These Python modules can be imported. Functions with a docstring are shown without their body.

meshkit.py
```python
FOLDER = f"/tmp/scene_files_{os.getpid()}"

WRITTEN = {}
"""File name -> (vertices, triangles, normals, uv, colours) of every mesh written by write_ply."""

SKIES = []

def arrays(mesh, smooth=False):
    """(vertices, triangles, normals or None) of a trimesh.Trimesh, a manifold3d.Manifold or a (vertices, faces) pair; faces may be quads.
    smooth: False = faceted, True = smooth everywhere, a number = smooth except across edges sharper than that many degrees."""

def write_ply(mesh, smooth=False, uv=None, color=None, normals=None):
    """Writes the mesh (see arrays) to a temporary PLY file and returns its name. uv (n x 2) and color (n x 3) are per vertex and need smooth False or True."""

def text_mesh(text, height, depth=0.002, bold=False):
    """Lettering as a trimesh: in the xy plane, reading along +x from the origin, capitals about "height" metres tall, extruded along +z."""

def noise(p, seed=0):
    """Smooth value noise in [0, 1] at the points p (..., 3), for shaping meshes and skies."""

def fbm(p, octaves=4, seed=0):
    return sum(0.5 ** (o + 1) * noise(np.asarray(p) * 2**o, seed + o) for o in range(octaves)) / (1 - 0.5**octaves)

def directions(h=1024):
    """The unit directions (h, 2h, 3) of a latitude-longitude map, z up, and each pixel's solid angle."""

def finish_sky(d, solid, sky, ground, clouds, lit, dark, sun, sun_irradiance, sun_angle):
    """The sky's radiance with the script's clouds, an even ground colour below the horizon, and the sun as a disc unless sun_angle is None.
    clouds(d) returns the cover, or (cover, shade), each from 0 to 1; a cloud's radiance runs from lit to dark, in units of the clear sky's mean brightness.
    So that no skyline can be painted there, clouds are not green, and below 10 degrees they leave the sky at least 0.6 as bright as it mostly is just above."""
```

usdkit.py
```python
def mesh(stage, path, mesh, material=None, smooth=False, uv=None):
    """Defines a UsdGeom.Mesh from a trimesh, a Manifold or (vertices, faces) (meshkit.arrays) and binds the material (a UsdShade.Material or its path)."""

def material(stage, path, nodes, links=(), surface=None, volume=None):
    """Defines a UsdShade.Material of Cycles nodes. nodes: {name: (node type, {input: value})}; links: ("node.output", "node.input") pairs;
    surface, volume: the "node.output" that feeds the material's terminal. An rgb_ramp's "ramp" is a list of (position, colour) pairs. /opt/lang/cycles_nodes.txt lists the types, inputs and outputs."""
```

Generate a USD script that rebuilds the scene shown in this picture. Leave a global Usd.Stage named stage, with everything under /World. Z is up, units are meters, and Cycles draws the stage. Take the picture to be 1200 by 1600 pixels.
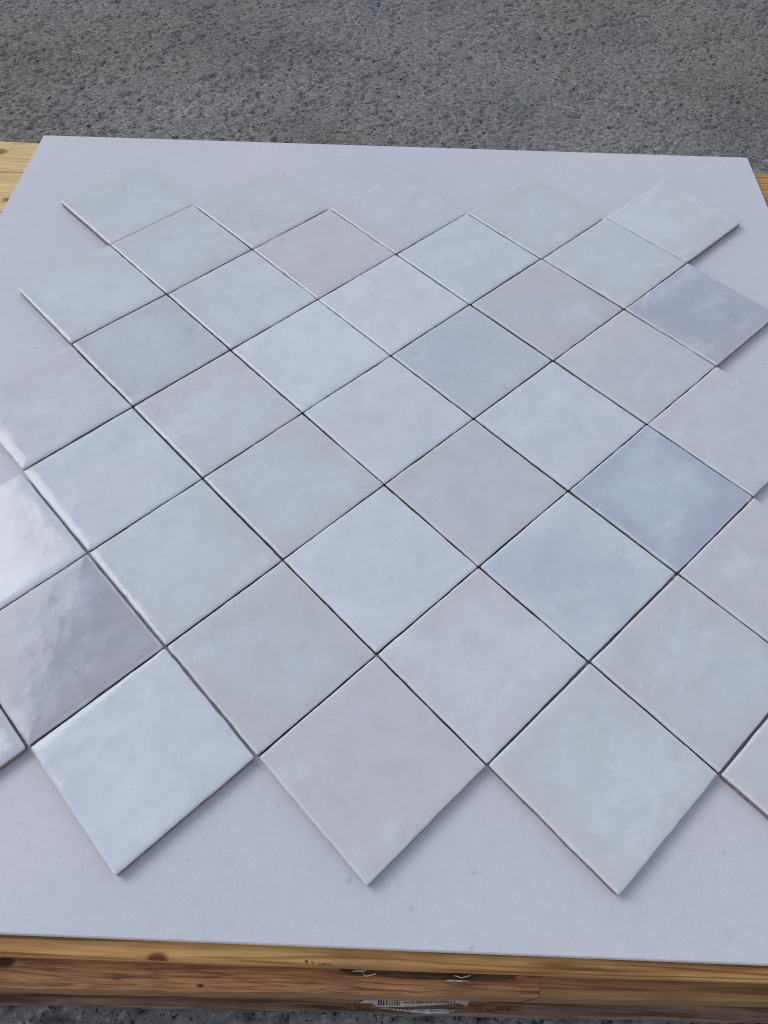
import math, random
import numpy as np, trimesh, shapely
import usdkit, meshkit
from pxr import Usd, UsdGeom, UsdLux, UsdShade, Gf, Sdf

stage = Usd.Stage.CreateInMemory()
UsdGeom.SetStageUpAxis(stage, UsdGeom.Tokens.z)
UsdGeom.SetStageMetersPerUnit(stage, 1.0)
world = UsdGeom.Xform.Define(stage, '/World'); stage.SetDefaultPrim(world.GetPrim())
UsdGeom.Scope.Define(stage, '/World/Looks')
random.seed(7)

# ------------------------------------------------------------------ levels
PALLET_TOP = 0.145
SLAB_T = 0.012
SLAB_TOP = PALLET_TOP + SLAB_T
TILE_T = 0.0115
TILE_TOP = SLAB_TOP + TILE_T

# ------------------------------------------------------------------ camera
R = np.array([[0.99921067, 0.03920305, 0.00641558], [0.03584763, -0.82026685, -0.57085658], [-0.01711683, 0.57063597, -0.82102473]])
CAM = np.array([0.015525, -0.532346, TILE_TOP + 0.708366])
cam = UsdGeom.Camera.Define(stage, '/World/camera')
M = np.eye(4); M[0, :3] = R[0]; M[1, :3] = -R[1]; M[2, :3] = -R[2]; M[3, :3] = CAM
cam.AddTransformOp().Set(Gf.Matrix4d(*M.ravel().tolist()))
cam.CreateHorizontalApertureAttr(36.0); cam.CreateVerticalApertureAttr(48.0)
cam.CreateFocalLengthAttr(36.0 * 1198.13 / 1200)
cam.CreateClippingRangeAttr(Gf.Vec2f(0.01, 500))
cam.CreateExposureAttr(EXPOSURE := -0.52)

# ------------------------------------------------------------------ sky and sun
SUN = np.array([-0.66, 0.33, 0.70]); SUN /= np.linalg.norm(SUN)
elev, rotz = math.asin(SUN[2]), math.atan2(SUN[0], SUN[1])
sky_mat = usdkit.material(stage, '/World/Looks/sky', {
    'tc': ('texture_coordinate', {}),
    'sky': ('sky_texture', {'sky_type': 'single_scattering', 'sun_disc': False, 'sun_elevation': elev, 'sun_rotation': rotz}),
    'n': ('noise_texture', {'scale': 1.6, 'detail': 5.0, 'roughness': 0.55}),
    'cover': ('rgb_ramp', {'ramp': [(0.30, (0.55,)*3), (0.70, (0.95,)*3)]}),
    'lit': ('rgb_ramp', {'ramp': [(0.3, (5.2, 5.80, 7.05)), (0.7, (7.2, 7.80, 9.1))]}),
    'dot': ('vector_math', {'math_type': 'dot_product', 'vector2': tuple(SUN)}),
    'glow': ('map_range', {'range_type': 'smoothstep', 'from_min': -0.6, 'from_max': 1.0, 'to_min': 0.80, 'to_max': 1.45, 'clamp': True}),
    'gl': ('mix_color', {'blend_type': 'multiply', 'fac': 1.0, 'use_clamp': False}),
    'mix': ('mix_color', {'use_clamp': False}),
    'bg': ('background_shader', {'strength': 0.10}),
}, [('tc.generated', 'n.vector'), ('n.fac', 'cover.fac'), ('n.fac', 'lit.fac'), ('cover.color', 'mix.fac'),
    ('sky.color', 'mix.a'), ('tc.generated', 'dot.vector1'), ('dot.value', 'glow.value'), ('lit.color', 'gl.a'), ('glow.result', 'gl.b'), ('gl.result', 'mix.b'), ('mix.result', 'bg.color')], surface='bg.background')
dome = UsdLux.DomeLight.Define(stage, '/World/sky')
dome.CreateIntensityAttr(1.0)
UsdShade.MaterialBindingAPI.Apply(dome.GetPrim()).Bind(sky_mat)
dome.GetPrim().SetCustomDataByKey('kind', 'structure')
sun = UsdLux.DistantLight.Define(stage, '/World/sun')
sun.CreateIntensityAttr(0.38); sun.CreateAngleAttr(34.0); sun.CreateNormalizeAttr(True)
sun.CreateColorAttr(Gf.Vec3f(1.0, 0.972, 0.945))
zax = SUN; xax = np.cross([0, 0, 1], zax); xax /= np.linalg.norm(xax); yax = np.cross(zax, xax)
SM = np.eye(4); SM[0, :3], SM[1, :3], SM[2, :3] = xax, yax, zax
sun.AddTransformOp().Set(Gf.Matrix4d(*SM.ravel().tolist()))

# ------------------------------------------------------------------ helpers
used = {}
def numbered(parent, name):
    k = used.get((parent, name), -1) + 1; used[(parent, name)] = k
    return f'{parent}/{name}' if k == 0 else f'{parent}/{name}_{k:03d}'
def tag(prim, label=None, cat=None, group=None, kind=None):
    for k, v in (('label', label), ('category', cat), ('group', group), ('kind', kind)):
        if v: prim.SetCustomDataByKey(k, v)
    return prim
def thing(name, label, cat, loc=(0, 0, 0), rotz=0.0, group=None, tilt=(0, 0)):
    x = UsdGeom.Xform.Define(stage, numbered('/World', name))
    x.AddTranslateOp().Set(Gf.Vec3d(*map(float, loc))); x.AddRotateXYZOp().Set(Gf.Vec3f(float(tilt[0]), float(tilt[1]), float(rotz)))
    return tag(x.GetPrim(), label, cat, group)
def part(name, mesh, mat, parent=None, smooth=False, label=None):
    p = str(parent.GetPath()) if parent is not None else '/World'
    m = usdkit.mesh(stage, numbered(p, name), mesh, mat, smooth=smooth).GetPrim()
    if label: m.SetCustomDataByKey('label', label)
    return m
def lin(c):
    c = np.asarray(c, float) / 255
    return tuple(np.where(c <= 0.04045, c / 12.92, ((c + 0.055) / 1.055) ** 2.4))
def mat(name, nodes, links, surface='p.BSDF'):
    return usdkit.material(stage, '/World/Looks/' + name, nodes, links, surface=surface)

# ------------------------------------------------------------------ ground
def axis(lo, hi, step, far, n):
    fine = np.arange(lo, hi, step)
    g = np.geomspace(step * 1.5, far, n)
    return np.concatenate([lo - g[::-1], fine, hi + g])
gx, gy = axis(-1.45, 1.45, 0.0040, 40, 34), axis(-0.66, 2.30, 0.0040, 40, 34)
X, Y = np.meshgrid(gx, gy)
P = np.stack([X, Y, 0 * X], -1)
near = np.clip(1.2 - np.maximum(np.maximum(np.abs(X) - 1.45, 0), np.maximum(-0.66 - Y, Y - 2.30)) * 1.5, 0, 1)
grain = meshkit.fbm(P * 150, 3, 3)
lumps = meshkit.fbm(P * 42, 3, 11)
pits = np.clip((meshkit.noise(P * 115, 21) - 0.74) / 0.10, 0, 1) * (0.4 + meshkit.noise(P * 12, 5))
pits2 = np.clip((meshkit.noise(P * 52, 25) - 0.80) / 0.08, 0, 1)
broad = meshkit.fbm(P * 2.2, 3, 31)
Z = ((grain - 0.5) * 0.0032 + (lumps - 0.5) * 0.0006 - pits * 0.0050 - pits2 * 0.0050) * near + (broad - 0.5) * 0.010 - 0.002
ny, nx = X.shape
idx = np.arange(nx * ny).reshape(ny, nx)
quads = np.stack([idx[:-1, :-1], idx[:-1, 1:], idx[1:, 1:], idx[1:, :-1]], -1).reshape(-1, 4)
m_ground = mat('rough_concrete', {
    'g': ('geometry', {}),
    'n1': ('noise_texture', {'scale': 130.0, 'detail': 4.0, 'roughness': 0.65}),
    'n2': ('noise_texture', {'scale': 3.2, 'detail': 4.0, 'roughness': 0.6}),
    'n3': ('noise_texture', {'scale': 185.0, 'detail': 3.0, 'roughness': 0.62}),
    'vor': ('voronoi_texture', {'scale': 165.0, 'randomness': 1.0}),
    'stone': ('rgb_ramp', {'ramp': [(0.0, (0.15, 0.147, 0.143)), (0.35, (0.20, 0.197, 0.192)), (0.75, (0.25, 0.246, 0.238)), (0.97, (0.36, 0.352, 0.34))]}),
    'hue': ('separate_color', {}),
    'paste': ('rgb_ramp', {'ramp': [(0.30, (0.12, 0.119, 0.118)), (0.50, (0.195, 0.193, 0.188)), (0.72, (0.25, 0.247, 0.24))]}),
    'm1': ('mix_color', {'fac': 0.45}),
    'tint': ('rgb_ramp', {'ramp': [(0.30, (0.78, 0.79, 0.82)), (0.48, (1.03, 1.00, 0.965)), (0.58, (1.09, 1.06, 1.01)), (0.72, (1.28, 1.26, 1.21))]}),
    'vd': ('voronoi_texture', {'scale': 62.0}), 'vds': ('separate_color', {}), 'vdg': ('math', {'math_type': 'greater_than', 'value2': 0.45}), 'vdr': ('map_range', {'from_min': 0.17, 'from_max': 0.24, 'to_min': 1.0, 'to_max': 0.0, 'clamp': True}), 'vdm': ('math', {'math_type': 'multiply'}),
    'vmix': ('mix_color', {'b': (0.055, 0.055, 0.058)}),
    'wd': ('vector_math', {'math_type': 'multiply_add', 'vector2': (0.012, 0.012, 0.0)}),
    'n4': ('noise_texture', {'scale': 1.1, 'detail': 3.0}), 'tint2': ('rgb_ramp', {'ramp': [(0.35, (0.90, 0.83, 0.78)), (0.5, (1, 1, 1)), (0.65, (1.08, 1.09, 1.12))]}),
    'm4': ('mix_color', {'blend_type': 'multiply', 'fac': 1.0, 'use_clamp': False}),
    'm2': ('mix_color', {'blend_type': 'multiply', 'fac': 1.0, 'use_clamp': False}),
    'speck': ('rgb_ramp', {'ramp': [(0.375, (0.06, 0.06, 0.065)), (0.405, (0.88, 0.88, 0.88)), (0.5, (1.0, 1.0, 1.0)), (0.63, (1.08, 1.08, 1.08)), (0.67, (1.9, 1.88, 1.84))]}),
    'm3': ('mix_color', {'blend_type': 'multiply', 'fac': 0.85, 'use_clamp': False}),
    'b': ('bump', {'distance': 0.0014, 'strength': 0.5}),
    'p': ('principled_bsdf', {'roughness': 0.78, 'specular_ior_level': 0.35}),
}, [('g.position', 'n1.vector'), ('g.position', 'n2.vector'), ('g.position', 'n3.vector'), ('g.position', 'vor.vector'),
    ('vor.color', 'hue.color'), ('hue.r', 'stone.fac'), ('n1.fac', 'paste.fac'), ('stone.color', 'm1.a'), ('paste.color', 'm1.b'),
    ('n2.fac', 'tint.fac'), ('m1.result', 'm2.a'), ('tint.color', 'm2.b'), ('n3.fac', 'speck.fac'), ('m2.result', 'm3.a'), ('speck.color', 'm3.b'),
    ('g.position', 'n4.vector'), ('n4.fac', 'tint2.fac'), ('n3.color', 'wd.vector1'), ('g.position', 'wd.vector3'), ('wd.vector', 'vd.vector'), ('vd.color', 'vds.color'), ('vds.g', 'vdg.value1'), ('vd.distance', 'vdr.value'), ('vdg.value', 'vdm.value1'), ('vdr.result', 'vdm.value2'), ('vdm.value', 'vmix.fac'), ('m3.result', 'vmix.a'), ('vmix.result', 'm4.a'), ('tint2.color', 'm4.b'),
    ('n3.fac', 'b.height'), ('b.normal', 'p.normal'), ('m4.result', 'p.base_color')])
gp = part('ground', (np.stack([X, Y, Z], -1).reshape(-1, 3), quads), m_ground, smooth=True)
tag(gp, 'rough grey pitted concrete ground around the pallet', 'ground', kind='structure')

m_grit = mat('grit_stone', {'o': ('object_info', {}), 'c': ('rgb_ramp', {'ramp': [(0.0, (0.07, 0.07, 0.072)), (0.5, (0.20, 0.196, 0.19)), (1.0, (0.42, 0.41, 0.39))]}), 'p': ('principled_bsdf', {'roughness': 0.75})},
    [('o.random', 'c.fac'), ('c.color', 'p.base_color')])
pi = UsdGeom.PointInstancer.Define(stage, '/World/loose_grit')
rg = np.random.default_rng(12); protos = []
for k in range(4):
    ico = trimesh.creation.icosphere(1, 1.0); v = np.array(ico.vertices)
    v = v * (0.7 + 0.6 * meshkit.noise(v * 1.7, 60 + k)[:, None]) * np.array([1.0, 0.8, 0.6])
    pr = usdkit.mesh(stage, f'/World/loose_grit/stone_{k:03d}' if k else '/World/loose_grit/stone', (v, ico.faces), m_grit, smooth=False); protos.append(pr.GetPath())
pi.CreatePrototypesRel().SetTargets(protos)
n = 5200
gp_ = np.c_[rg.uniform(-1.3, 1.3, n), rg.uniform(-0.66, 2.3, n)]
gp_ = gp_[~((np.abs(gp_[:, 0]) < 0.83) & (gp_[:, 1] > -0.54) & (gp_[:, 1] < 0.75))]
from scipy.interpolate import RegularGridInterpolator
gz = RegularGridInterpolator((gy, gx), Z)(gp_[:, ::-1])
n = len(gp_); gs = 0.0009 + 0.0022 * rg.random(n) ** 4
ang = rg.uniform(0, 2 * np.pi, n)
pi.CreatePositionsAttr([Gf.Vec3f(float(a), float(b), float(c + s_ * 0.3)) for (a, b), c, s_ in zip(gp_, gz, gs)])
pi.CreateProtoIndicesAttr([int(v) for v in rg.integers(0, 4, n)])
pi.CreateScalesAttr([Gf.Vec3f(float(v), float(v), float(v)) for v in gs])
pi.CreateOrientationsAttr([Gf.Quath(float(np.cos(a / 2)), 0, 0, float(np.sin(a / 2))) for a in ang])
tag(pi.GetPrim(), 'loose grit and tiny stones scattered over the rough concrete', 'grit', kind='stuff')

# ------------------------------------------------------------------ wood
def wood(name, pale, mid, dark, seed, knots=(), grain=1.0, rough=0.6, stain=None, lines=0.85):
    """grain runs along x; knots are (x, y, z, radius) in world space"""
    nodes = {
        'g': ('geometry', {}),
        'map': ('mapping', {'scale': (1.6 * grain, 34 * grain, 34 * grain), 'location': (seed * 3.1, seed * 1.7, seed)}),
        'warp': ('noise_texture', {'scale': 0.22, 'detail': 2.0}),
        'add': ('vector_math', {'math_type': 'multiply_add', 'vector2': (0.0, 3.2, 3.2)}),
        'rings': ('noise_texture', {'scale': 2.6, 'detail': 5.0, 'roughness': 0.62, 'distortion': 0.3}),
        'ring_c': ('rgb_ramp', {'ramp': [(0.28, dark), (0.40, mid), (0.52, pale), (0.60, mid), (0.72, pale)]}),
        'mapf': ('mapping', {'scale': (14, 430, 430)}),
        'mapl': ('mapping', {'scale': (3.4 * grain, 125 * grain, 125 * grain), 'location': (seed, seed * 0.37, 0)}),
        'line': ('noise_texture', {'scale': 1.0, 'detail': 1.5, 'roughness': 0.5, 'distortion': 0.15}),
        'line_c': ('rgb_ramp', {'ramp': [(0.455, (1, 1, 1)), (0.49, (0.50, 0.43, 0.38)), (0.505, (0.50, 0.43, 0.38)), (0.54, (1, 1, 1))]}),
        'ml': ('mix_color', {'blend_type': 'multiply', 'fac': lines, 'use_clamp': False}),
        'fibre': ('noise_texture', {'scale': 1.0, 'detail': 3.0}),
        'fibre_c': ('rgb_ramp', {'ramp': [(0.28, (0.66, 0.63, 0.60)), (0.5, (1, 1, 1)), (0.75, (1.12, 1.11, 1.09))]}),
        'mf': ('mix_color', {'blend_type': 'multiply', 'fac': 0.8, 'use_clamp': False}),
        'blot': ('noise_texture', {'scale': 9.0, 'detail': 4.0}),
        'blot_c': ('rgb_ramp', {'ramp': [(0.33, stain or (0.66, 0.62, 0.60)), (0.55, (1, 1, 1))]}),
        'mb': ('mix_color', {'blend_type': 'multiply', 'fac': 0.75, 'use_clamp': False}),
        'b': ('bump', {'distance': 0.0012, 'strength': 0.55}),
        'p': ('principled_bsdf', {'roughness': rough, 'specular_ior_level': 0.3}),
    }
    links = [('g.position', 'map.vector'), ('map.vector', 'warp.vector'), ('warp.color', 'add.vector1'), ('map.vector', 'add.vector3'),
             ('add.vector', 'rings.vector'), ('rings.fac', 'ring_c.fac'), ('g.position', 'mapf.vector'), ('mapf.vector', 'fibre.vector'), ('fibre.fac', 'fibre_c.fac'),
             ('ring_c.color', 'mf.a'), ('fibre_c.color', 'mf.b'), ('g.position', 'blot.vector'), ('blot.fac', 'blot_c.fac'),
             ('mf.result', 'ml.a'), ('g.position', 'mapl.vector'), ('mapl.vector', 'line.vector'), ('line.fac', 'line_c.fac'), ('line_c.color', 'ml.b'), ('ml.result', 'mb.a'), ('blot_c.color', 'mb.b'), ('rings.fac', 'b.height'), ('b.normal', 'p.normal')]
    last = 'mb.result'
    for k, (kx, ky, kz, kr) in enumerate(knots):
        nodes[f'km{k}'] = ('mapping', {'mapping_type': 'point', 'scale': (0.55, 1, 1), 'location': (-kx * 0.55, -ky, -kz)})
        nodes[f'kl{k}'] = ('vector_math', {'math_type': 'length'})
        nodes[f'kr{k}'] = ('map_range', {'from_min': kr * 0.55, 'from_max': kr, 'to_min': 1.0, 'to_max': 0.0, 'clamp': True})
        nodes[f'kx{k}'] = ('mix_color', {'b': tuple(np.asarray(dark) * np.array([0.50, 0.40, 0.38]))})
        links += [('g.position', f'km{k}.vector'), (f'km{k}.vector', f'kl{k}.vector1'), (f'kl{k}.value', f'kr{k}.value'), (f'kr{k}.result', f'kx{k}.fac'), (last, f'kx{k}.a')]
        last = f'kx{k}.result'
    links.append((last, 'p.base_color'))
    return mat(name, nodes, links)

def timber(p0, p1, width0, width1, z0, z1, seed, n=70, wob=0.0012, cham=0.0016):
    """a sawn board running from p0 to p1 (its +y edge), widths towards -y; edges chamfered and a little uneven"""
    t = np.linspace(0, 1, n)
    x = p0[0] + (p1[0] - p0[0]) * t
    back = p0[1] + (p1[1] - p0[1]) * t
    front = back - (width0 + (width1 - width0) * t)
    q = np.stack([x * 22, 0 * x + seed, 0 * x], -1)
    w = lambda s: (meshkit.fbm(q + [0, 0, s * 7.3], 3, seed + s) - 0.5) * 2 * wob
    c = cham
    top = z1 + w(5) * 0.25
    ring = [(front + w(1), z0 + c + 0 * x), (front + w(1) + c, z0 + 0 * x), (back + w(2) - c, z0 + 0 * x), (back + w(2), z0 + c + 0 * x),
            (back + w(2), top - c), (back + w(2) - c, top), (front + w(1) + c * 1.4, top), (front + w(1), top - c * 1.2)]
    V = np.stack([np.stack([x, y, z], -1) for y, z in ring], 1)      # n, 8, 3
    k = len(ring); vid = np.arange(n * k).reshape(n, k); F = []
    for a in range(k):
        b = (a + 1) % k
        F += [np.stack([vid[:-1, a], vid[:-1, b], vid[1:, b]], -1), np.stack([vid[:-1, a], vid[1:, b], vid[1:, a]], -1)]
    F = np.concatenate(F)
    caps = [[vid[0, 0], vid[0, i + 1], vid[0, i]] for i in range(1, k - 1)] + [[vid[-1, 0], vid[-1, i], vid[-1, i + 1]] for i in range(1, k - 1)]
    m = trimesh.Trimesh(V.reshape(-1, 3), np.vstack([F, caps]), process=False); m.fix_normals()
    return m

pallet = thing('wooden_pallet', 'low sawn softwood pallet carrying the big white slab, standing on the concrete', 'pallet')
m_deck = wood('deck_wood', lin((238, 208, 150)), lin((226, 188, 126)), lin((206, 164, 104)), 2, knots=[(-0.692, 0.7003, PALLET_TOP, 0.012), (-0.630, 0.563, PALLET_TOP, 0.007)], stain=(0.86, 0.82, 0.76), lines=0.35)
m_deck2 = wood('deck_wood_amber', lin((206, 158, 92)), lin((188, 138, 76)), lin((150, 104, 54)), 9)  # amber boards; the darker albedo also paints in light falloff to the right
m_front = wood('front_plank_wood', lin((212, 166, 104)), lin((192, 142, 84)), lin((146, 98, 54)), 17, knots=[(-0.1693, -0.4812, PALLET_TOP - 0.001, 0.0062)], grain=0.8)
m_beam = wood('beam_wood', lin((184, 136, 92)), lin((158, 110, 72)), lin((98, 64, 43)), 5, knots=[(-0.3030, -0.487, PALLET_TOP - .022, 0.0055), (-0.135, -0.4975, PALLET_TOP - .022, 0.0022)], grain=2.3)  # front beam browns also paint in shade from someone standing in front
m_beam2 = wood('beam_wood_olive', lin((164, 126, 82)), lin((150, 112, 72)), lin((112, 80, 52)), 26, grain=0.8)
m_base = wood('base_wood', lin((160, 134, 112)), lin((134, 106, 88)), lin((92, 68, 56)), 14, stain=(0.7, 0.55, 0.5))
XL, XR = -0.80, 0.80
zt, zb = PALLET_TOP, PALLET_TOP - 0.022
# deck planks from the back edge to the front edge, grain along x
edges = [(0.7355, 0.695), (0.6420, 0.6015), (0.522, 0.490), (0.405, 0.382), (0.285, 0.270), (0.165, 0.155), (0.045, 0.040), (-0.075, -0.075), (-0.195, -0.195), (-0.315, -0.310), (-0.405, -0.400), (-0.4879, -0.4736)]
for i in range(len(edges) - 1):
    (a0, a1), (b0, b1) = edges[i], edges[i + 1]
    last = i == len(edges) - 2
    gap = 0.0 if last else 0.0022
    if last:
        part('deck_plank', timber((XL, a0), (XR, a1), a0 - b0, a1 - b1, zb, zt, 40 + i, n=160, wob=0.0008), m_front, pallet, smooth=25, label='amber front plank with a dark knot')
        continue
    am, bm = (a0 + a1) / 2, (b0 + b1) / 2
    n = 60 if i < 3 else 12
    part('deck_plank', timber((XL, a0), (-0.002, am), a0 - b0 - gap, am - bm - gap, zb, zt, 40 + i, n=n), m_deck, pallet, smooth=25)
    part('deck_plank', timber((0.002, am), (XR, a1), am - bm - gap, a1 - b1 - gap, zb, zt, 80 + i, n=n), m_deck2, pallet, smooth=25)
fl = lambda x: -0.5170 + 0.0240 * (x + 0.8)
part('front_beam', timber((XL, -0.462), (0.149, -0.457), -0.462 - fl(XL), -0.457 - fl(0.149), 0.024, zb - 0.0005, 61, n=220, wob=0.0022, cham=0.003), m_beam, pallet, smooth=25)
part('front_beam', timber((0.1492, -0.457), (XR, -0.450), -0.457 - fl(0.1492) + 0.0006, -0.450 - fl(XR), 0.024, zb - 0.0002, 64, n=80, wob=0.0006, cham=0.0022), m_beam2, pallet, smooth=25, label='smoother olive brown front beam on the right')
part('rear_beam', timber((XL, 0.715), (XR, 0.676), 0.06, 0.06, 0.024, zb - 0.0005, 62, n=30), m_beam, pallet, smooth=25)
part('middle_beam', timber((XL, 0.15), (XR, 0.14), 0.06, 0.06, 0.024, zb - 0.0005, 63, n=30), m_beam, pallet, smooth=25)
for i, (y, w0, w1) in enumerate([(-0.425, 0.0998, 0.0658), (0.19, 0.1, 0.1), (0.712, 0.1, 0.1)]):
    part('base_board', timber((XL, y), (XR, y - 0.001), w0, w1, 0.004, 0.0235, 70 + i, n=160, wob=0.0028), m_base, pallet, smooth=25)

def sheet(outline, z, sag, seed, t=0.00025, step=0.0022):
    """a thin buckled scrap lying about z: the outline filled with a fine triangle mesh and given thickness"""
    poly = shapely.Polygon(outline).buffer(0)
    x0, y0, x1, y1 = poly.bounds
    xs, ys = np.arange(x0, x1 + step, step), np.arange(y0, y1 + step, step)
    pts = np.array([(x, y) for x in xs for y in ys if poly.buffer(-step * .35).contains(shapely.Point(x, y))] or [(0, 0)])
    per = np.array([poly.exterior.interpolate(d).coords[0] for d in np.arange(0, poly.exterior.length, step)])
    pts = np.vstack([per, pts]) if poly.contains(shapely.Point(*pts[0])) else per
    from scipy.spatial import Delaunay
    tri = Delaunay(pts).simplices
    tri = np.array([f for f in tri if poly.buffer(1e-5).contains(shapely.Point(*pts[f].mean(0)))])
    a = pts[tri]; sg = np.cross(a[:, 1] - a[:, 0], a[:, 2] - a[:, 0]); tri[sg < 0] = tri[sg < 0][:, ::-1]
    h = z + np.asarray(sag(pts)) + (meshkit.fbm(np.c_[pts * 90, np.full(len(pts), seed)], 3, seed)) * 0.0012
    n = len(pts)
    V = np.vstack([np.c_[pts, h + t], np.c_[pts, h]])
    edge_count = {}
    for f in tri:
        for k in range(3):
            e = (f[k], f[(k + 1) % 3]); edge_count[e] = 1
    side = []
    for (p, q) in edge_count:
        if (q, p) not in edge_count:
            side += [[p, n + p, n + q], [p, n + q, q]]
    return trimesh.Trimesh(V, np.vstack([tri, tri[:, ::-1] + n, side]), process=False), lambda q: z + sag(q) + meshkit.fbm(np.c_[q * 90, np.full(len(q), seed)], 3, seed) * 0.0012 + t
m_paper = mat('label_paper', {'g': ('geometry', {}), 'n': ('noise_texture', {'scale': 160.0, 'detail': 4.0}),
    'c': ('rgb_ramp', {'ramp': [(0.3, (0.26, 0.26, 0.27)), (0.5, (0.52, 0.52, 0.53)), (0.7, (0.64, 0.64, 0.65))]}), 'p': ('principled_bsdf', {'roughness': 0.5})},
    [('g.position', 'n.vector'), ('n.fac', 'c.fac'), ('c.color', 'p.base_color')])
m_ink = mat('label_ink', {'p': ('principled_bsdf', {'base_color': (0.03, 0.03, 0.035), 'roughness': 0.6})}, [])
m_steel = mat('staple_wire', {'p': ('principled_bsdf', {'base_color': (0.72, 0.72, 0.74), 'metallic': 0.8, 'roughness': 0.35})}, [])
m_bark = wood('bark', lin((118, 94, 70)), lin((96, 74, 54)), lin((26, 19, 15)), 21, grain=3.2, rough=0.9, stain=(0.25, 0.2, 0.18))
m_resin = mat('raw_splinter', {'g': ('geometry', {}), 'n': ('noise_texture', {'scale': 350.0, 'detail': 3.0}),
    'c': ('rgb_ramp', {'ramp': [(0.35, lin((74, 44, 26))), (0.6, lin((146, 98, 58)))]}), 'p': ('principled_bsdf', {'roughness': 0.7})},
    [('g.position', 'n.vector'), ('n.fac', 'c.fac'), ('c.color', 'p.base_color')])
ZL = 0.0242
fall = lambda y0, k: (lambda q: -np.clip(y0 - q[:, 1], 0, 1) * k)
lab, lab_z = sheet([(-0.0042, -0.5008), (0.0088, -0.4945), (0.0196, -0.4940), (0.0437, -0.4946), (0.0737, -0.4914), (0.0918, -0.4942), (0.1014, -0.4934), (0.0971, -0.4991), (0.0887, -0.4969), (0.0737, -0.499), (0.0438, -0.5017), (0.0199, -0.5031), (0.0127, -0.5029), (0.0095, -0.5005)], ZL, fall(-0.50, 0.2), 3)
label = part('torn_label', lab, m_paper, pallet, smooth=40, label='torn white paper label with a barcode, upper strip')
lab2, lab2_z = sheet([(0.0150, -0.5040), (0.0438, -0.5037), (0.0737, -0.5025), (0.0869, -0.5030), (0.0797, -0.5053), (0.0618, -0.5067), (0.0439, -0.5059)], ZL, fall(-0.5035, 0.5), 4)
label2 = part('torn_label', lab2, m_paper, pallet, smooth=40, label='torn white paper label with a barcode, lower strip')
def bars(spans, zf, seed):
    """barcode bars and printed digits: small flat quads just above the paper"""
    V, F = [], []
    for x0, x1, y0, y1 in spans:
        c = np.array([(x0, y0), (x1, y0), (x1, y1), (x0, y1)]); b = len(V)
        V += [(*q, zz) for q, zz in zip(c, zf(c) + 0.0003)]
        F += [[b, b + 1, b + 2, b + 3]]
    return (np.array(V), np.array(F))
rb = random.Random(5); sp = []
x = 0.0140
while x < 0.036:
    wdt = rb.choice([.0005, .0008, .0014]); sp.append((x, x + wdt, -0.5012 - (0.036 - x) * .03, -0.4966)); x += wdt + rb.choice([.0007, .001, .0014])
x = 0.0385
while x < 0.086:
    yc = -0.4990 + (x - 0.0385) * 0.052; hgt = rb.uniform(.0007, .0012)
    for k in range(2): sp.append((x + k * .0007, x + k * .0007 + .0005, yc - hgt * rb.random(), yc + hgt))
    if rb.random() < .75: sp.append((x, x + .0016, yc - .0002, yc + .0002))
    x += rb.choice([.0024, .0028, .0036])
part('barcode', bars(sp, lab_z, 1), m_ink, label)
x, sp = 0.030, []
while x < 0.083:
    wdt = rb.choice([.0005, .0007, .0013]); sp.append((x, x + wdt, -0.5048, -0.5038 + (x - .03) * .014)); x += wdt + rb.choice([.0007, .001, .0015])
part('barcode', bars(sp, lab2_z, 2), m_ink, label2)
flat = lambda q: np.zeros(len(q))
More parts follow.
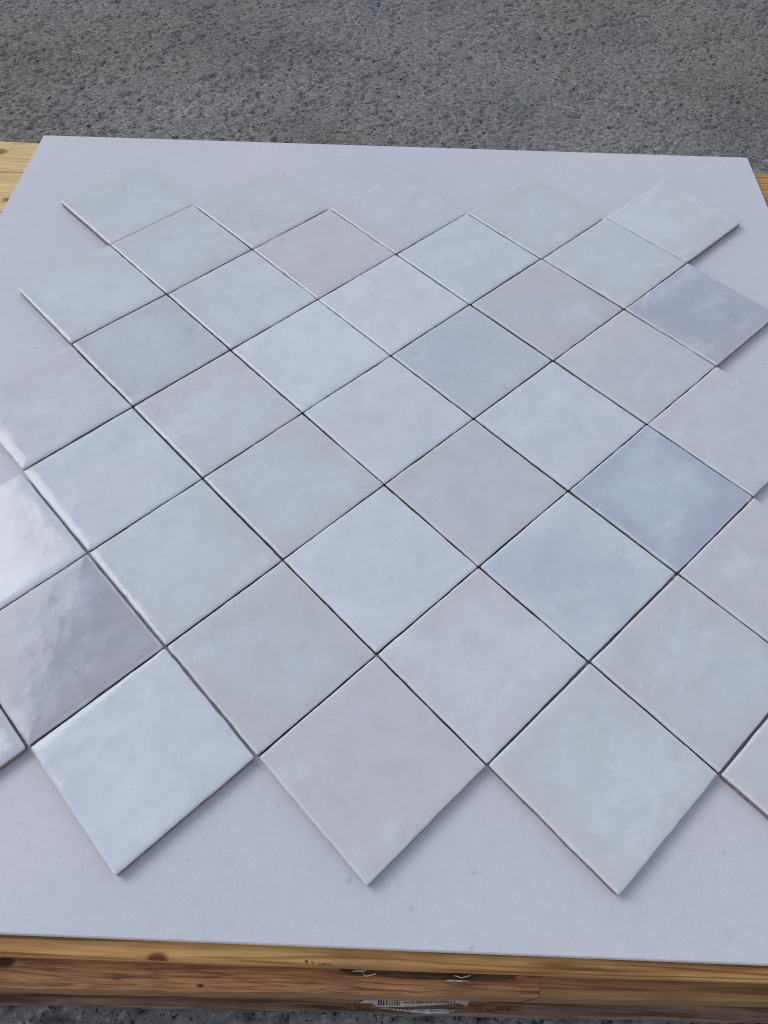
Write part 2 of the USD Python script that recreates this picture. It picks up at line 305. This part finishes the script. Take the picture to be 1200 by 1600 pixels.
part('bark_strip', sheet([(-0.025, -0.4790), (0.0183, -0.4780), (0.0724, -0.4780), (0.121, -0.4780), (0.1308, -0.4822), (0.1160, -0.4836), (0.0950, -0.4846), (0.0724, -0.4848), (0.045, -0.4858), (0.0185, -0.4849), (-0.0103, -0.4848)], zb - 0.0002, flat, 8, t=0.0010, step=0.003)[0], m_bark, pallet, smooth=30, label='dark strip of bark left between front plank and beam')
for k, (o, dz) in enumerate([([(-0.0093, -0.4822), (-0.0045, -0.4812), (0.0047, -0.4811), (0.0, -0.4823)], .0018), ([(0.0697, -0.4855), (0.0751, -0.4848), (0.0874, -0.4849), (0.0907, -0.4853), (0.0804, -0.4863), (0.0724, -0.4861)], .0012)]):
    part('paper_scrap', sheet(o, zb + dz, flat, 30 + k, step=0.0015)[0], m_paper, pallet, smooth=40)
def wire(pts, r=0.00045):
    out = []
    for p, q in zip(pts[:-1], pts[1:]):
        out.append(trimesh.creation.cylinder(r, segment=[p, q], sections=8))
    return trimesh.util.concatenate(out)
part('staple', wire([(0.0003, -0.4822, zb + .001), (0.0018, -0.4846, zb + .003), (0.0040, -0.4851, zb + .003), (0.0112, -0.4832, zb + .0025)]), m_steel, pallet, smooth=40)
part('staple', wire([(0.0780, -0.4818, zb + .002), (0.0835, -0.4832, zb + .003), (0.0910, -0.4812, zb + .002)]), m_steel, pallet, smooth=40)
for k, (sx, sy, wx, wy) in enumerate([(-0.0475, -0.4768, .0028, .0036), (-0.0425, -0.4777, .0030, .0026), (-0.0365, -0.4783, .0026, .0028), (-0.0325, -0.4784, .0022, .0034), (-0.0285, -0.4786, .0022, .0028), (-0.0243, -0.4788, .0012, .0014)]):
    part('splinter', sheet([(sx, sy), (sx + wx, sy - .0003), (sx + wx * .9, sy - wy * .8), (sx + wx * .3, sy - wy * .75)], zt - .0004, flat, 50 + k, step=0.0009)[0], m_resin, pallet, smooth=30)
part('splinter', sheet([(-0.015, -0.5015), (0.0, -0.5012), (0.008, -0.5030), (0.004, -0.5052), (-0.012, -0.5058), (-0.019, -0.5040)], 0.0236, flat, 58, step=0.0016)[0], m_resin, pallet, smooth=30)
part('splinter', sheet([(0.088, -0.4990), (0.110, -0.4985), (0.150, -0.4975), (0.150, -0.5008), (0.120, -0.5022), (0.088, -0.5022)], 0.0234, flat, 59, step=0.002)[0], m_resin, pallet, smooth=30)

# ------------------------------------------------------------------ slab
m_slab = mat('slab_porcelain', {
    'g': ('geometry', {}),
    'n1': ('noise_texture', {'scale': 4.0, 'detail': 4.0, 'roughness': 0.55}),
    'c1': ('rgb_ramp', {'ramp': [(0.30, (0.618, 0.638, 0.682)), (0.5, (0.652, 0.654, 0.700)), (0.70, (0.680, 0.668, 0.706))]}),
    'n2': ('noise_texture', {'scale': 95.0, 'detail': 5.0, 'roughness': 0.7}),
    'c2': ('rgb_ramp', {'ramp': [(0.26, (0.86, 0.86, 0.87)), (0.36, (0.97, 0.97, 0.975)), (0.50, (1, 1, 1)), (0.68, (1.02, 1.02, 1.02))]}),
    'm': ('mix_color', {'blend_type': 'multiply', 'fac': 1.0, 'use_clamp': False}),
    'n3': ('noise_texture', {'scale': 480.0, 'detail': 2.0, 'roughness': 0.6}),
    'c3': ('rgb_ramp', {'ramp': [(0.30, (0.94, 0.94, 0.945)), (0.45, (1, 1, 1)), (0.8, (1.02, 1.02, 1.02))]}),
    'm2': ('mix_color', {'blend_type': 'multiply', 'fac': 1.0, 'use_clamp': False}),
    'vor': ('voronoi_texture', {'scale': 24.0}),
    'vn': ('noise_texture', {'scale': 160.0, 'detail': 3.0}),
    'va': ('math', {'math_type': 'multiply_add', 'value2': 0.14}),
    'spot': ('rgb_ramp', {'ramp': [(0.105, (0.80, 0.80, 0.80)), (0.150, (1, 1, 1))]}),
    'm3': ('mix_color', {'blend_type': 'multiply', 'fac': 0.75, 'use_clamp': False}),
    'dv': ('voronoi_texture', {'scale': 11.0}), 'dr': ('map_range', {'from_min': 0.008, 'from_max': 0.016, 'to_min': 0.85, 'to_max': 0.0, 'clamp': True}), 'md': ('mix_color', {'b': (0.10, 0.095, 0.10)}),
    'b': ('bump', {'distance': 0.0004, 'strength': 0.35}),
    'p': ('principled_bsdf', {'roughness': 0.48, 'specular_ior_level': 0.4}),
}, [('g.position', 'n1.vector'), ('g.position', 'n2.vector'), ('g.position', 'n3.vector'), ('g.position', 'vor.vector'), ('g.position', 'vn.vector'),
    ('n1.fac', 'c1.fac'), ('n2.fac', 'c2.fac'), ('c1.color', 'm.a'), ('c2.color', 'm.b'), ('n3.fac', 'c3.fac'), ('m.result', 'm2.a'), ('c3.color', 'm2.b'),
    ('vn.fac', 'va.value1'), ('vor.distance', 'va.value3'), ('va.value', 'spot.fac'), ('m2.result', 'm3.a'), ('spot.color', 'm3.b'),
    ('g.position', 'dv.vector'), ('dv.distance', 'dr.value'), ('dr.result', 'md.fac'), ('m3.result', 'md.a'),
    ('n3.fac', 'b.height'), ('b.normal', 'p.normal'), ('md.result', 'p.base_color')])
corners = np.array([(-0.6232, -0.4702), (0.5860, -0.4652), (0.5872, 0.7261), (-0.6184, 0.7351)])
def frustum(c, z0, z1, ch):
    poly = shapely.Polygon(c)
    inner = np.array(poly.buffer(-ch, join_style='mitre').exterior.coords)[:-1]
    outer = np.array(shapely.geometry.polygon.orient(poly).exterior.coords)[:-1]
    inner = np.array([inner[np.argmin(((inner - o) ** 2).sum(1))] for o in outer])
    rings = [(inner, z0), (outer, z0 + ch), (outer, z1 - ch), (inner, z1)]
    V = np.concatenate([np.c_[r, np.full(4, z)] for r, z in rings]); F = []
    for r in range(3):
        for a in range(4):
            b = (a + 1) % 4; F += [[r*4+a, r*4+b, r*4+4+b], [r*4+a, r*4+4+b, r*4+4+a]]
    F += [[0, 2, 1], [0, 3, 2], [12, 13, 14], [12, 14, 15]]
    return trimesh.Trimesh(V, F, process=False)
slab = part('porcelain_slab', frustum(corners, PALLET_TOP + 0.0004, SLAB_TOP, 0.0009), m_slab)
tag(slab, 'large square off-white porcelain slab lying flat on the wooden pallet under the tiles', 'slab')

# ------------------------------------------------------------------ tiles
POSES = [(0,0,-0.4243,0.5310,0.04),(0,1,-0.2128,0.5309,0.36),(0,2,0.0002,0.5292,-0.31),(0,3,0.2134,0.5286,0.14),(0,4,0.4258,0.5298,0.04),(1,0,-0.3186,0.4252,-0.01),(1,1,-0.1063,0.4244,-0.06),(1,2,0.1062,0.4234,-0.07),(1,3,0.3204,0.4239,0.15),(2,0,-0.4252,0.3206,-0.19),(2,1,-0.2120,0.3190,-0.17),(2,2,-0.0004,0.3178,0.07),(2,3,0.2132,0.3179,-0.16),(2,4,0.4259,0.3179,-0.26),(3,0,-0.3184,0.2137,-0.25),(3,1,-0.1060,0.2122,-0.13),(3,2,0.1058,0.2119,0.04),(3,3,0.3191,0.2121,-0.14),(4,0,-0.4241,0.1073,0.28),(4,1,-0.2120,0.1063,0.01),(4,2,-0.0005,0.1060,-0.16),(4,3,0.2121,0.1060,0.00),(4,4,0.4243,0.1064,-0.12),(5,0,-0.3179,-0.0003,-0.09),(5,1,-0.1062,-0.0001,0.14),(5,2,0.1051,-0.0001,-0.13),(5,3,0.3180,0.0007,0.02),(6,0,-0.4239,-0.1065,-0.27),(6,1,-0.2120,-0.1068,0.01),(6,2,-0.0007,-0.1062,0.10),(6,3,0.2113,-0.1055,0.14),(6,4,0.4239,-0.1050,-0.07),(7,0,-0.3186,-0.2128,-0.13),(7,1,-0.1058,-0.2127,0.07),(7,2,0.1055,-0.2117,0.28),(7,3,0.3182,-0.2110,0.01),(8,0,-0.4249,-0.3187,-0.13),(8,1,-0.2122,-0.3189,-0.07),(8,2,0.0006,-0.3183,0.32),(8,3,0.2124,-0.3171,0.08),(8,4,0.4248,-0.3175,-0.19)]
A = 0.0739   # half side
COOL, PALE, LAV, BLUE, GREEN = (210, 217, 222), (218, 222, 227), (213, 214, 222), (196, 205, 213), (208, 217, 218)
BEIGE, PINK, GREY, UMBER, SAGE = (208, 208, 207), (211, 209, 212), (203, 207, 211), (204, 203, 204), (207, 212, 210)
NAVY, PLUM = (180, 187, 200), (190, 188, 195)
# row, column: colour a, colour b, share of b, tone, look for the label
LOOK = {
 (0,0): (COOL, SAGE, .55, .97, 'greenish beige tile with a cool centre'), (0,1): (COOL, BEIGE, .60, .98, 'beige tile with a pale cool middle'),
 (0,2): (COOL, PINK, .65, .96, 'rosy beige grey tile'), (0,3): (COOL, BEIGE, .55, .96, 'beige tile with a pale blue lower patch'),
 (0,4): (PALE, SAGE, .50, .98, 'pale tile with a sage tinted far corner'),
 (1,0): (COOL, BEIGE, .45, .97, 'two-tone tile, icy above and sandy below'), (1,1): (PINK, BEIGE, .45, .96, 'evenly rosy beige tile'),
 (1,2): (GREEN, COOL, .45, .97, 'cool pale greenish tile'), (1,3): (COOL, SAGE, .55, .96, 'pale tile with soft sage edges'),
 (2,0): (COOL, BEIGE, .35, 1.0, 'light icy tile with sandy clouds'), (2,1): (COOL, PINK, .35, .99, 'light cool tile with a rosy right corner'),
 (2,2): (LAV, PALE, .50, 1.0, 'very light lavender tile'), (2,3): (GREY, UMBER, .50, .95, 'mid grey tile with brownish edges'),
 (2,4): (NAVY, PLUM, .45, .98, 'dark blue-grey tile'),
 (3,0): (COOL, GREY, .65, .94, 'dull grey tile'), (3,1): (PALE, COOL, .35, 1.02, 'brightest icy blue tile with white streaks'),
 (3,2): (BLUE, GREY, .40, .96, 'slate blue tile'), (3,3): (GREY, BEIGE, .50, .97, 'grey beige tile'),
 (4,0): (LAV, PINK, .50, 1.0, 'pale lavender tile'), (4,1): (COOL, PINK, .60, 1.0, 'pinkish beige tile'), (4,2): (LAV, COOL, .45, 1.0, 'pale lavender blue tile'),
 (4,3): (COOL, LAV, .45, .99, 'pale cool tile with faint violet clouds'), (4,4): (LAV, PINK, .45, .95, 'lavender grey tile'),
 (5,0): (LAV, COOL, .50, 1.02, 'light violet-white tile'), (5,1): (COOL, BEIGE, .60, .97, 'beige grey tile with a cool top'), (5,2): (GREY, UMBER, .55, .99, 'brownish beige tile'),
 (5,3): (BLUE, NAVY, .40, 1.02, 'dark slate blue tile'),
 (6,0): (PINK, PALE, .45, 1.03, 'pinkish white shiny tile'), (6,1): (GREEN, BEIGE, .45, 1.0, 'pale green-grey tile'), (6,2): (COOL, PALE, .45, 1.0, 'pale cool blue tile'),
 (6,3): (BLUE, COOL, .45, .98, 'blue-grey tile'), (6,4): (BEIGE, GREY, .40, .98, 'warm beige tile'),
 (7,0): (NAVY, PLUM, .60, .88, 'dark purplish grey tile with a glossy streak'), (7,1): (COOL, BEIGE, .65, .96, 'grey tile with beige clouds'),
 (7,2): (PALE, PINK, .45, 1.0, 'pale tile with violet clouds'), (7,3): (COOL, BEIGE, .60, .96, 'grey beige tile with a blue right side'),
 (8,0): (LAV, GREY, .50, .98, 'pale grey tile cut off by the frame'), (8,1): (PALE, COOL, .50, 1.02, 'light ice blue tile with small white flecks'),
 (8,2): (PINK, BEIGE, .45, .98, 'warm pinkish beige tile'), (8,3): (GREEN, BEIGE, .35, 1.0, 'pale aqua tile with a beige right edge'),
 (8,4): (GREY, BEIGE, .60, 1.0, 'grey beige tile with rough edge'),
}
ROWS = ['back row', 'second row from back', 'third row from back', 'fourth row from back', 'middle row', 'fourth row from front', 'third row from front', 'second row from front', 'front row']
def place(r, c):
    n = 5 if r % 2 == 0 else 4
    return (['left end', 'second from left', 'centre', 'second from right', 'right end'] if n == 5 else ['left end', 'second from left', 'second from right', 'right end'])[c]

def glaze_mat(name, a, b, share, tone, seed):
    off = (seed * 1.37 % 7, seed * 2.11 % 5, seed * 0.73 % 3)
    la, lb = np.array(lin(a)) * tone, np.array(lin(b)) * tone
    lw = np.array(lin(np.minimum(255, np.array(a) * 0.45 + np.array(PALE) * 0.58))) * tone
    lo = 0.5 + (0.5 - share) * 0.30
    return mat(name, {
        't': ('texture_coordinate', {}),
        'map': ('mapping', {'location': off}),
        'n1': ('noise_texture', {'scale': 6.0, 'detail': 9.0, 'roughness': 0.60, 'distortion': 0.2}),
        'ed': ('map_range', {'range_type': 'smoothstep', 'from_min': A * 0.45, 'from_max': A * 1.0, 'to_min': -0.05, 'to_max': 0.10, 'clamp': True}),
        'n1e': ('math', {'math_type': 'add'}),
        'r1': ('map_range', {'range_type': 'smoothstep', 'from_min': lo - 0.17, 'from_max': lo + 0.17, 'clamp': True}),
        'map5': ('mapping', {'location': (off[2], off[0], off[1]), 'rotation': (0, 0, seed * 0.7), 'scale': (0.7, 1.5, 1.0)}),
        'n5': ('noise_texture', {'scale': 13.0, 'detail': 8.0, 'roughness': 0.68, 'distortion': 0.25}),
        'r5': ('map_range', {'range_type': 'smoothstep', 'from_min': 0.50, 'from_max': 0.68, 'to_max': 0.60, 'clamp': True}),
        'c5': ('mix_color', {'b': tuple(lw)}),
        'c': ('mix_color', {'a': tuple(la), 'b': tuple(lb)}),
        'n2': ('noise_texture', {'scale': 30.0, 'detail': 8.0, 'roughness': 0.72, 'distortion': 0.6}),
        'c2': ('rgb_ramp', {'ramp': [(0.30, (0.90, 0.895, 0.89)), (0.5, (1.0, 1.0, 1.0)), (0.70, (1.06, 1.06, 1.06))]}),
        'm2': ('mix_color', {'blend_type': 'multiply', 'fac': 0.85, 'use_clamp': False}),
        'n4': ('noise_texture', {'scale': 330.0, 'detail': 2.0, 'roughness': 0.5}),
        'c4': ('rgb_ramp', {'ramp': [(0.22, (0.93, 0.93, 0.93)), (0.42, (1, 1, 1)), (0.72, (1.0, 1.0, 1.0)), (0.80, (1.09, 1.09, 1.08))]}),
        'm4': ('mix_color', {'blend_type': 'multiply', 'fac': 0.8, 'use_clamp': False}),
        'pv': ('voronoi_texture', {'scale': 75.0}), 'pr': ('map_range', {'from_min': 0.030, 'from_max': 0.060, 'to_min': 1.0, 'to_max': 0.0, 'clamp': True}),
        'psep': ('separate_color', {}), 'pg': ('math', {'math_type': 'greater_than', 'value2': 0.72}), 'pm': ('math', {'math_type': 'multiply'}),
        'pmix': ('mix_color', {'b': tuple(lb * (0.62 if seed % 3 else 1.25))}),
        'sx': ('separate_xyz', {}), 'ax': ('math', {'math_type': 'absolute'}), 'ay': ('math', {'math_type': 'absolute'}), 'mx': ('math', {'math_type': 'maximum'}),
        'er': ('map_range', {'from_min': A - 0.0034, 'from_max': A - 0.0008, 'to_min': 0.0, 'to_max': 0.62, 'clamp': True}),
        'me': ('mix_color', {'b': (0.78, 0.79, 0.81)}),  # pale glaze break at the rim, with an edge highlight painted into the colour
        'n3': ('noise_texture', {'scale': 34.0, 'detail': 2.5, 'roughness': 0.5}),
        'b': ('bump', {'distance': 0.0012, 'strength': 0.28}),
        'rr': ('map_range', {'from_min': 0.3, 'from_max': 0.7, 'to_min': 0.06, 'to_max': 0.17, 'clamp': True}),
        'p': ('principled_bsdf', {'ior': 1.5, 'specular_ior_level': 0.5}),
    }, [('t.object', 'map.vector'), ('map.vector', 'n1.vector'), ('map.vector', 'n2.vector'), ('map.vector', 'n3.vector'), ('map.vector', 'n4.vector'),
        ('n1.fac', 'n1e.value1'), ('mx.value', 'ed.value'), ('ed.result', 'n1e.value2'), ('n1e.value', 'r1.value'), ('r1.result', 'c.fac'), ('t.object', 'map5.vector'), ('map5.vector', 'n5.vector'), ('n5.fac', 'r5.value'), ('r5.result', 'c5.fac'), ('c.result', 'c5.a'), ('n2.fac', 'c2.fac'), ('c5.result', 'm2.a'), ('c2.color', 'm2.b'),
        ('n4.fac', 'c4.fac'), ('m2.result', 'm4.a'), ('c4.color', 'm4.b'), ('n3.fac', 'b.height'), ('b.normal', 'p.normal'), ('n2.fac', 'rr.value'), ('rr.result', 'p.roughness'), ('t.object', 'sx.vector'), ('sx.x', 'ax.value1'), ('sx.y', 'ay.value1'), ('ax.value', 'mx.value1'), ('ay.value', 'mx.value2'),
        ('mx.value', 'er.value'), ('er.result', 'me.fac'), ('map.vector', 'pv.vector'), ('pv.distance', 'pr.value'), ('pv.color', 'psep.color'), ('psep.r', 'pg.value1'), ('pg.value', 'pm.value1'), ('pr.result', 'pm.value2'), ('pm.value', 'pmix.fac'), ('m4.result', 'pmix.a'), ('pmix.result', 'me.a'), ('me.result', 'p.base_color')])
m_clay = mat('clay_body', {
    't': ('texture_coordinate', {}), 'n': ('noise_texture', {'scale': 190.0, 'detail': 4.0, 'roughness': 0.7}),
    'c': ('rgb_ramp', {'ramp': [(0.3, lin((118, 98, 90))), (0.5, lin((146, 127, 117))), (0.7, lin((172, 155, 145)))]}),
    'b': ('bump', {'distance': 0.0008, 'strength': 0.5}), 'p': ('principled_bsdf', {'roughness': 0.85, 'specular_ior_level': 0.2}),
}, [('t.object', 'n.vector'), ('n.fac', 'c.fac'), ('c.color', 'p.base_color'), ('n.fac', 'b.height'), ('b.normal', 'p.normal')])

def round_square(x, y, a, r):
    px, py = np.maximum(np.abs(x) - (a - r), 0), np.maximum(np.abs(y) - (a - r), 0)
    n = np.hypot(px, py); s = np.where(n > 0, np.maximum(px, py) / np.maximum(n, 1e-12), 1)
    return np.sign(x) * (np.minimum(np.abs(x), a - r) + px * s), np.sign(y) * (np.minimum(np.abs(y), a - r) + py * s)
def wavy(x, y, seed, amp):
    """uneven hand-made outline: moves the rim in or out"""
    q = np.stack([x * 60, y * 60, 0 * x + seed], -1)
    q2 = np.stack([x * 260, y * 260, 0 * x + seed], -1)
    w = 1 + ((meshkit.noise(q, seed) - 0.5) * amp + (meshkit.noise(q2, seed + 1) - 0.5) * amp * 0.5) / A
    return x * w, y * w
edge = np.array([0, .00025, .0006, .0011, .0018, .0028, .0042, .0062, .0090, .0125])
def tile_meshes(seed):
    c = np.concatenate([-A + edge, np.linspace(-A + .0190, A - .0190, 17), (A - edge)[::-1]])
    x, y = np.meshgrid(c, c)
    d = A - np.maximum(np.abs(x), np.abs(y))                     # inset from rim
    x2, y2 = round_square(x, y, A, 0.0016)
    x2, y2 = wavy(x2, y2, seed, 0.0008)
    rim = 0.0021
    drop = np.where(d < rim, rim - np.sqrt(np.maximum(rim**2 - (rim - d)**2, 0)), 0) + 0.00095 * np.exp(-d / 0.0032)
    q = np.stack([x * 14, y * 14, 0 * x + seed * 3.3], -1)
    z = TILE_T - drop + (meshkit.fbm(q, 3, seed) - 0.5) * 0.00090 + (meshkit.noise(q * 4, seed + 9) - .5) * 0.00018
    n = len(c); idx = np.arange(n * n).reshape(n, n)
    F = np.stack([idx[:-1, :-1], idx[:-1, 1:], idx[1:, 1:], idx[1:, :-1]], -1).reshape(-1, 4)
    V = np.stack([x2, y2, z], -1).reshape(-1, 3)
    loop = np.concatenate([idx[0, :], idx[1:, -1], idx[-1, -2::-1], idx[-2:0:-1, 0]])
    L = V[loop]; k = len(loop)
    drip = TILE_T - 0.0024 + (meshkit.noise(np.c_[L[:, :2] * 170, np.full(k, seed)], seed + 3) - 0.5) * 0.0013
    skirt = np.c_[L[:, :2], drip]
    inner = np.c_[L[:, :2] * (1 - 0.0008 / A), drip]
    b = n * n; j = np.arange(k); j2 = (j + 1) % k
    F2 = np.concatenate([np.stack([loop[j2], loop[j], b + j, b + j2], -1), np.stack([b + j2, b + j, b + k + j, b + k + j2], -1)])
    glaze = (np.vstack([V, skirt, inner]), np.vstack([F, F2]))
    # clay body
    s = np.linspace(-1, 1, 22); per = np.concatenate([np.c_[s, -np.ones(22)], np.c_[np.ones(21), s[1:]], np.c_[s[-2::-1], np.ones(21)], np.c_[-np.ones(20), s[-2:0:-1]]])
    bx, by = round_square(per[:, 0] * (A - 0.0006), per[:, 1] * (A - 0.0006), A - 0.0006, 0.0014)
    bx, by = wavy(bx, by, seed, 0.0008)
    k = len(bx)
    rings = [np.c_[bx * .992, by * .992, np.full(k, 0.0002)], np.c_[bx, by, np.full(k, 0.0009)], np.c_[bx, by, np.full(k, TILE_T - 0.0017)]]
    VB = np.vstack(rings + [[[0, 0, 0.0002]], [[0, 0, TILE_T - 0.0017]]]); FB = []
    for r in range(2):
        for u in range(k):
            v = (u + 1) % k; FB += [[r*k+u, r*k+v, r*k+k+v], [r*k+u, r*k+k+v, r*k+k+u]]
    for u in range(k):
        v = (u + 1) % k; FB += [[3*k, v, u], [3*k+1, 2*k+u, 2*k+v]]
    return glaze, trimesh.Trimesh(VB, FB, process=False)
for r, c, px, py, rz in POSES:
    a, b, share, tone, look = LOOK[(r, c)]
    seed = 100 + r * 10 + c
    pl = place(r, c)
    rng = random.Random(seed)
    t = thing('glazed_tile', f'{look}, {pl} of {ROWS[r]}', 'tile', (px, py, SLAB_TOP + 0.0002), 45 + rz,
              'square glazed tiles laid diagonally on the slab', tilt=(rng.uniform(-.06, .06), rng.uniform(-.06, .06)))
    g, body = tile_meshes(seed)
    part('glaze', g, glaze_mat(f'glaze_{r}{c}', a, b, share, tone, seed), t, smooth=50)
    part('clay_body', body, m_clay, t, smooth=40)
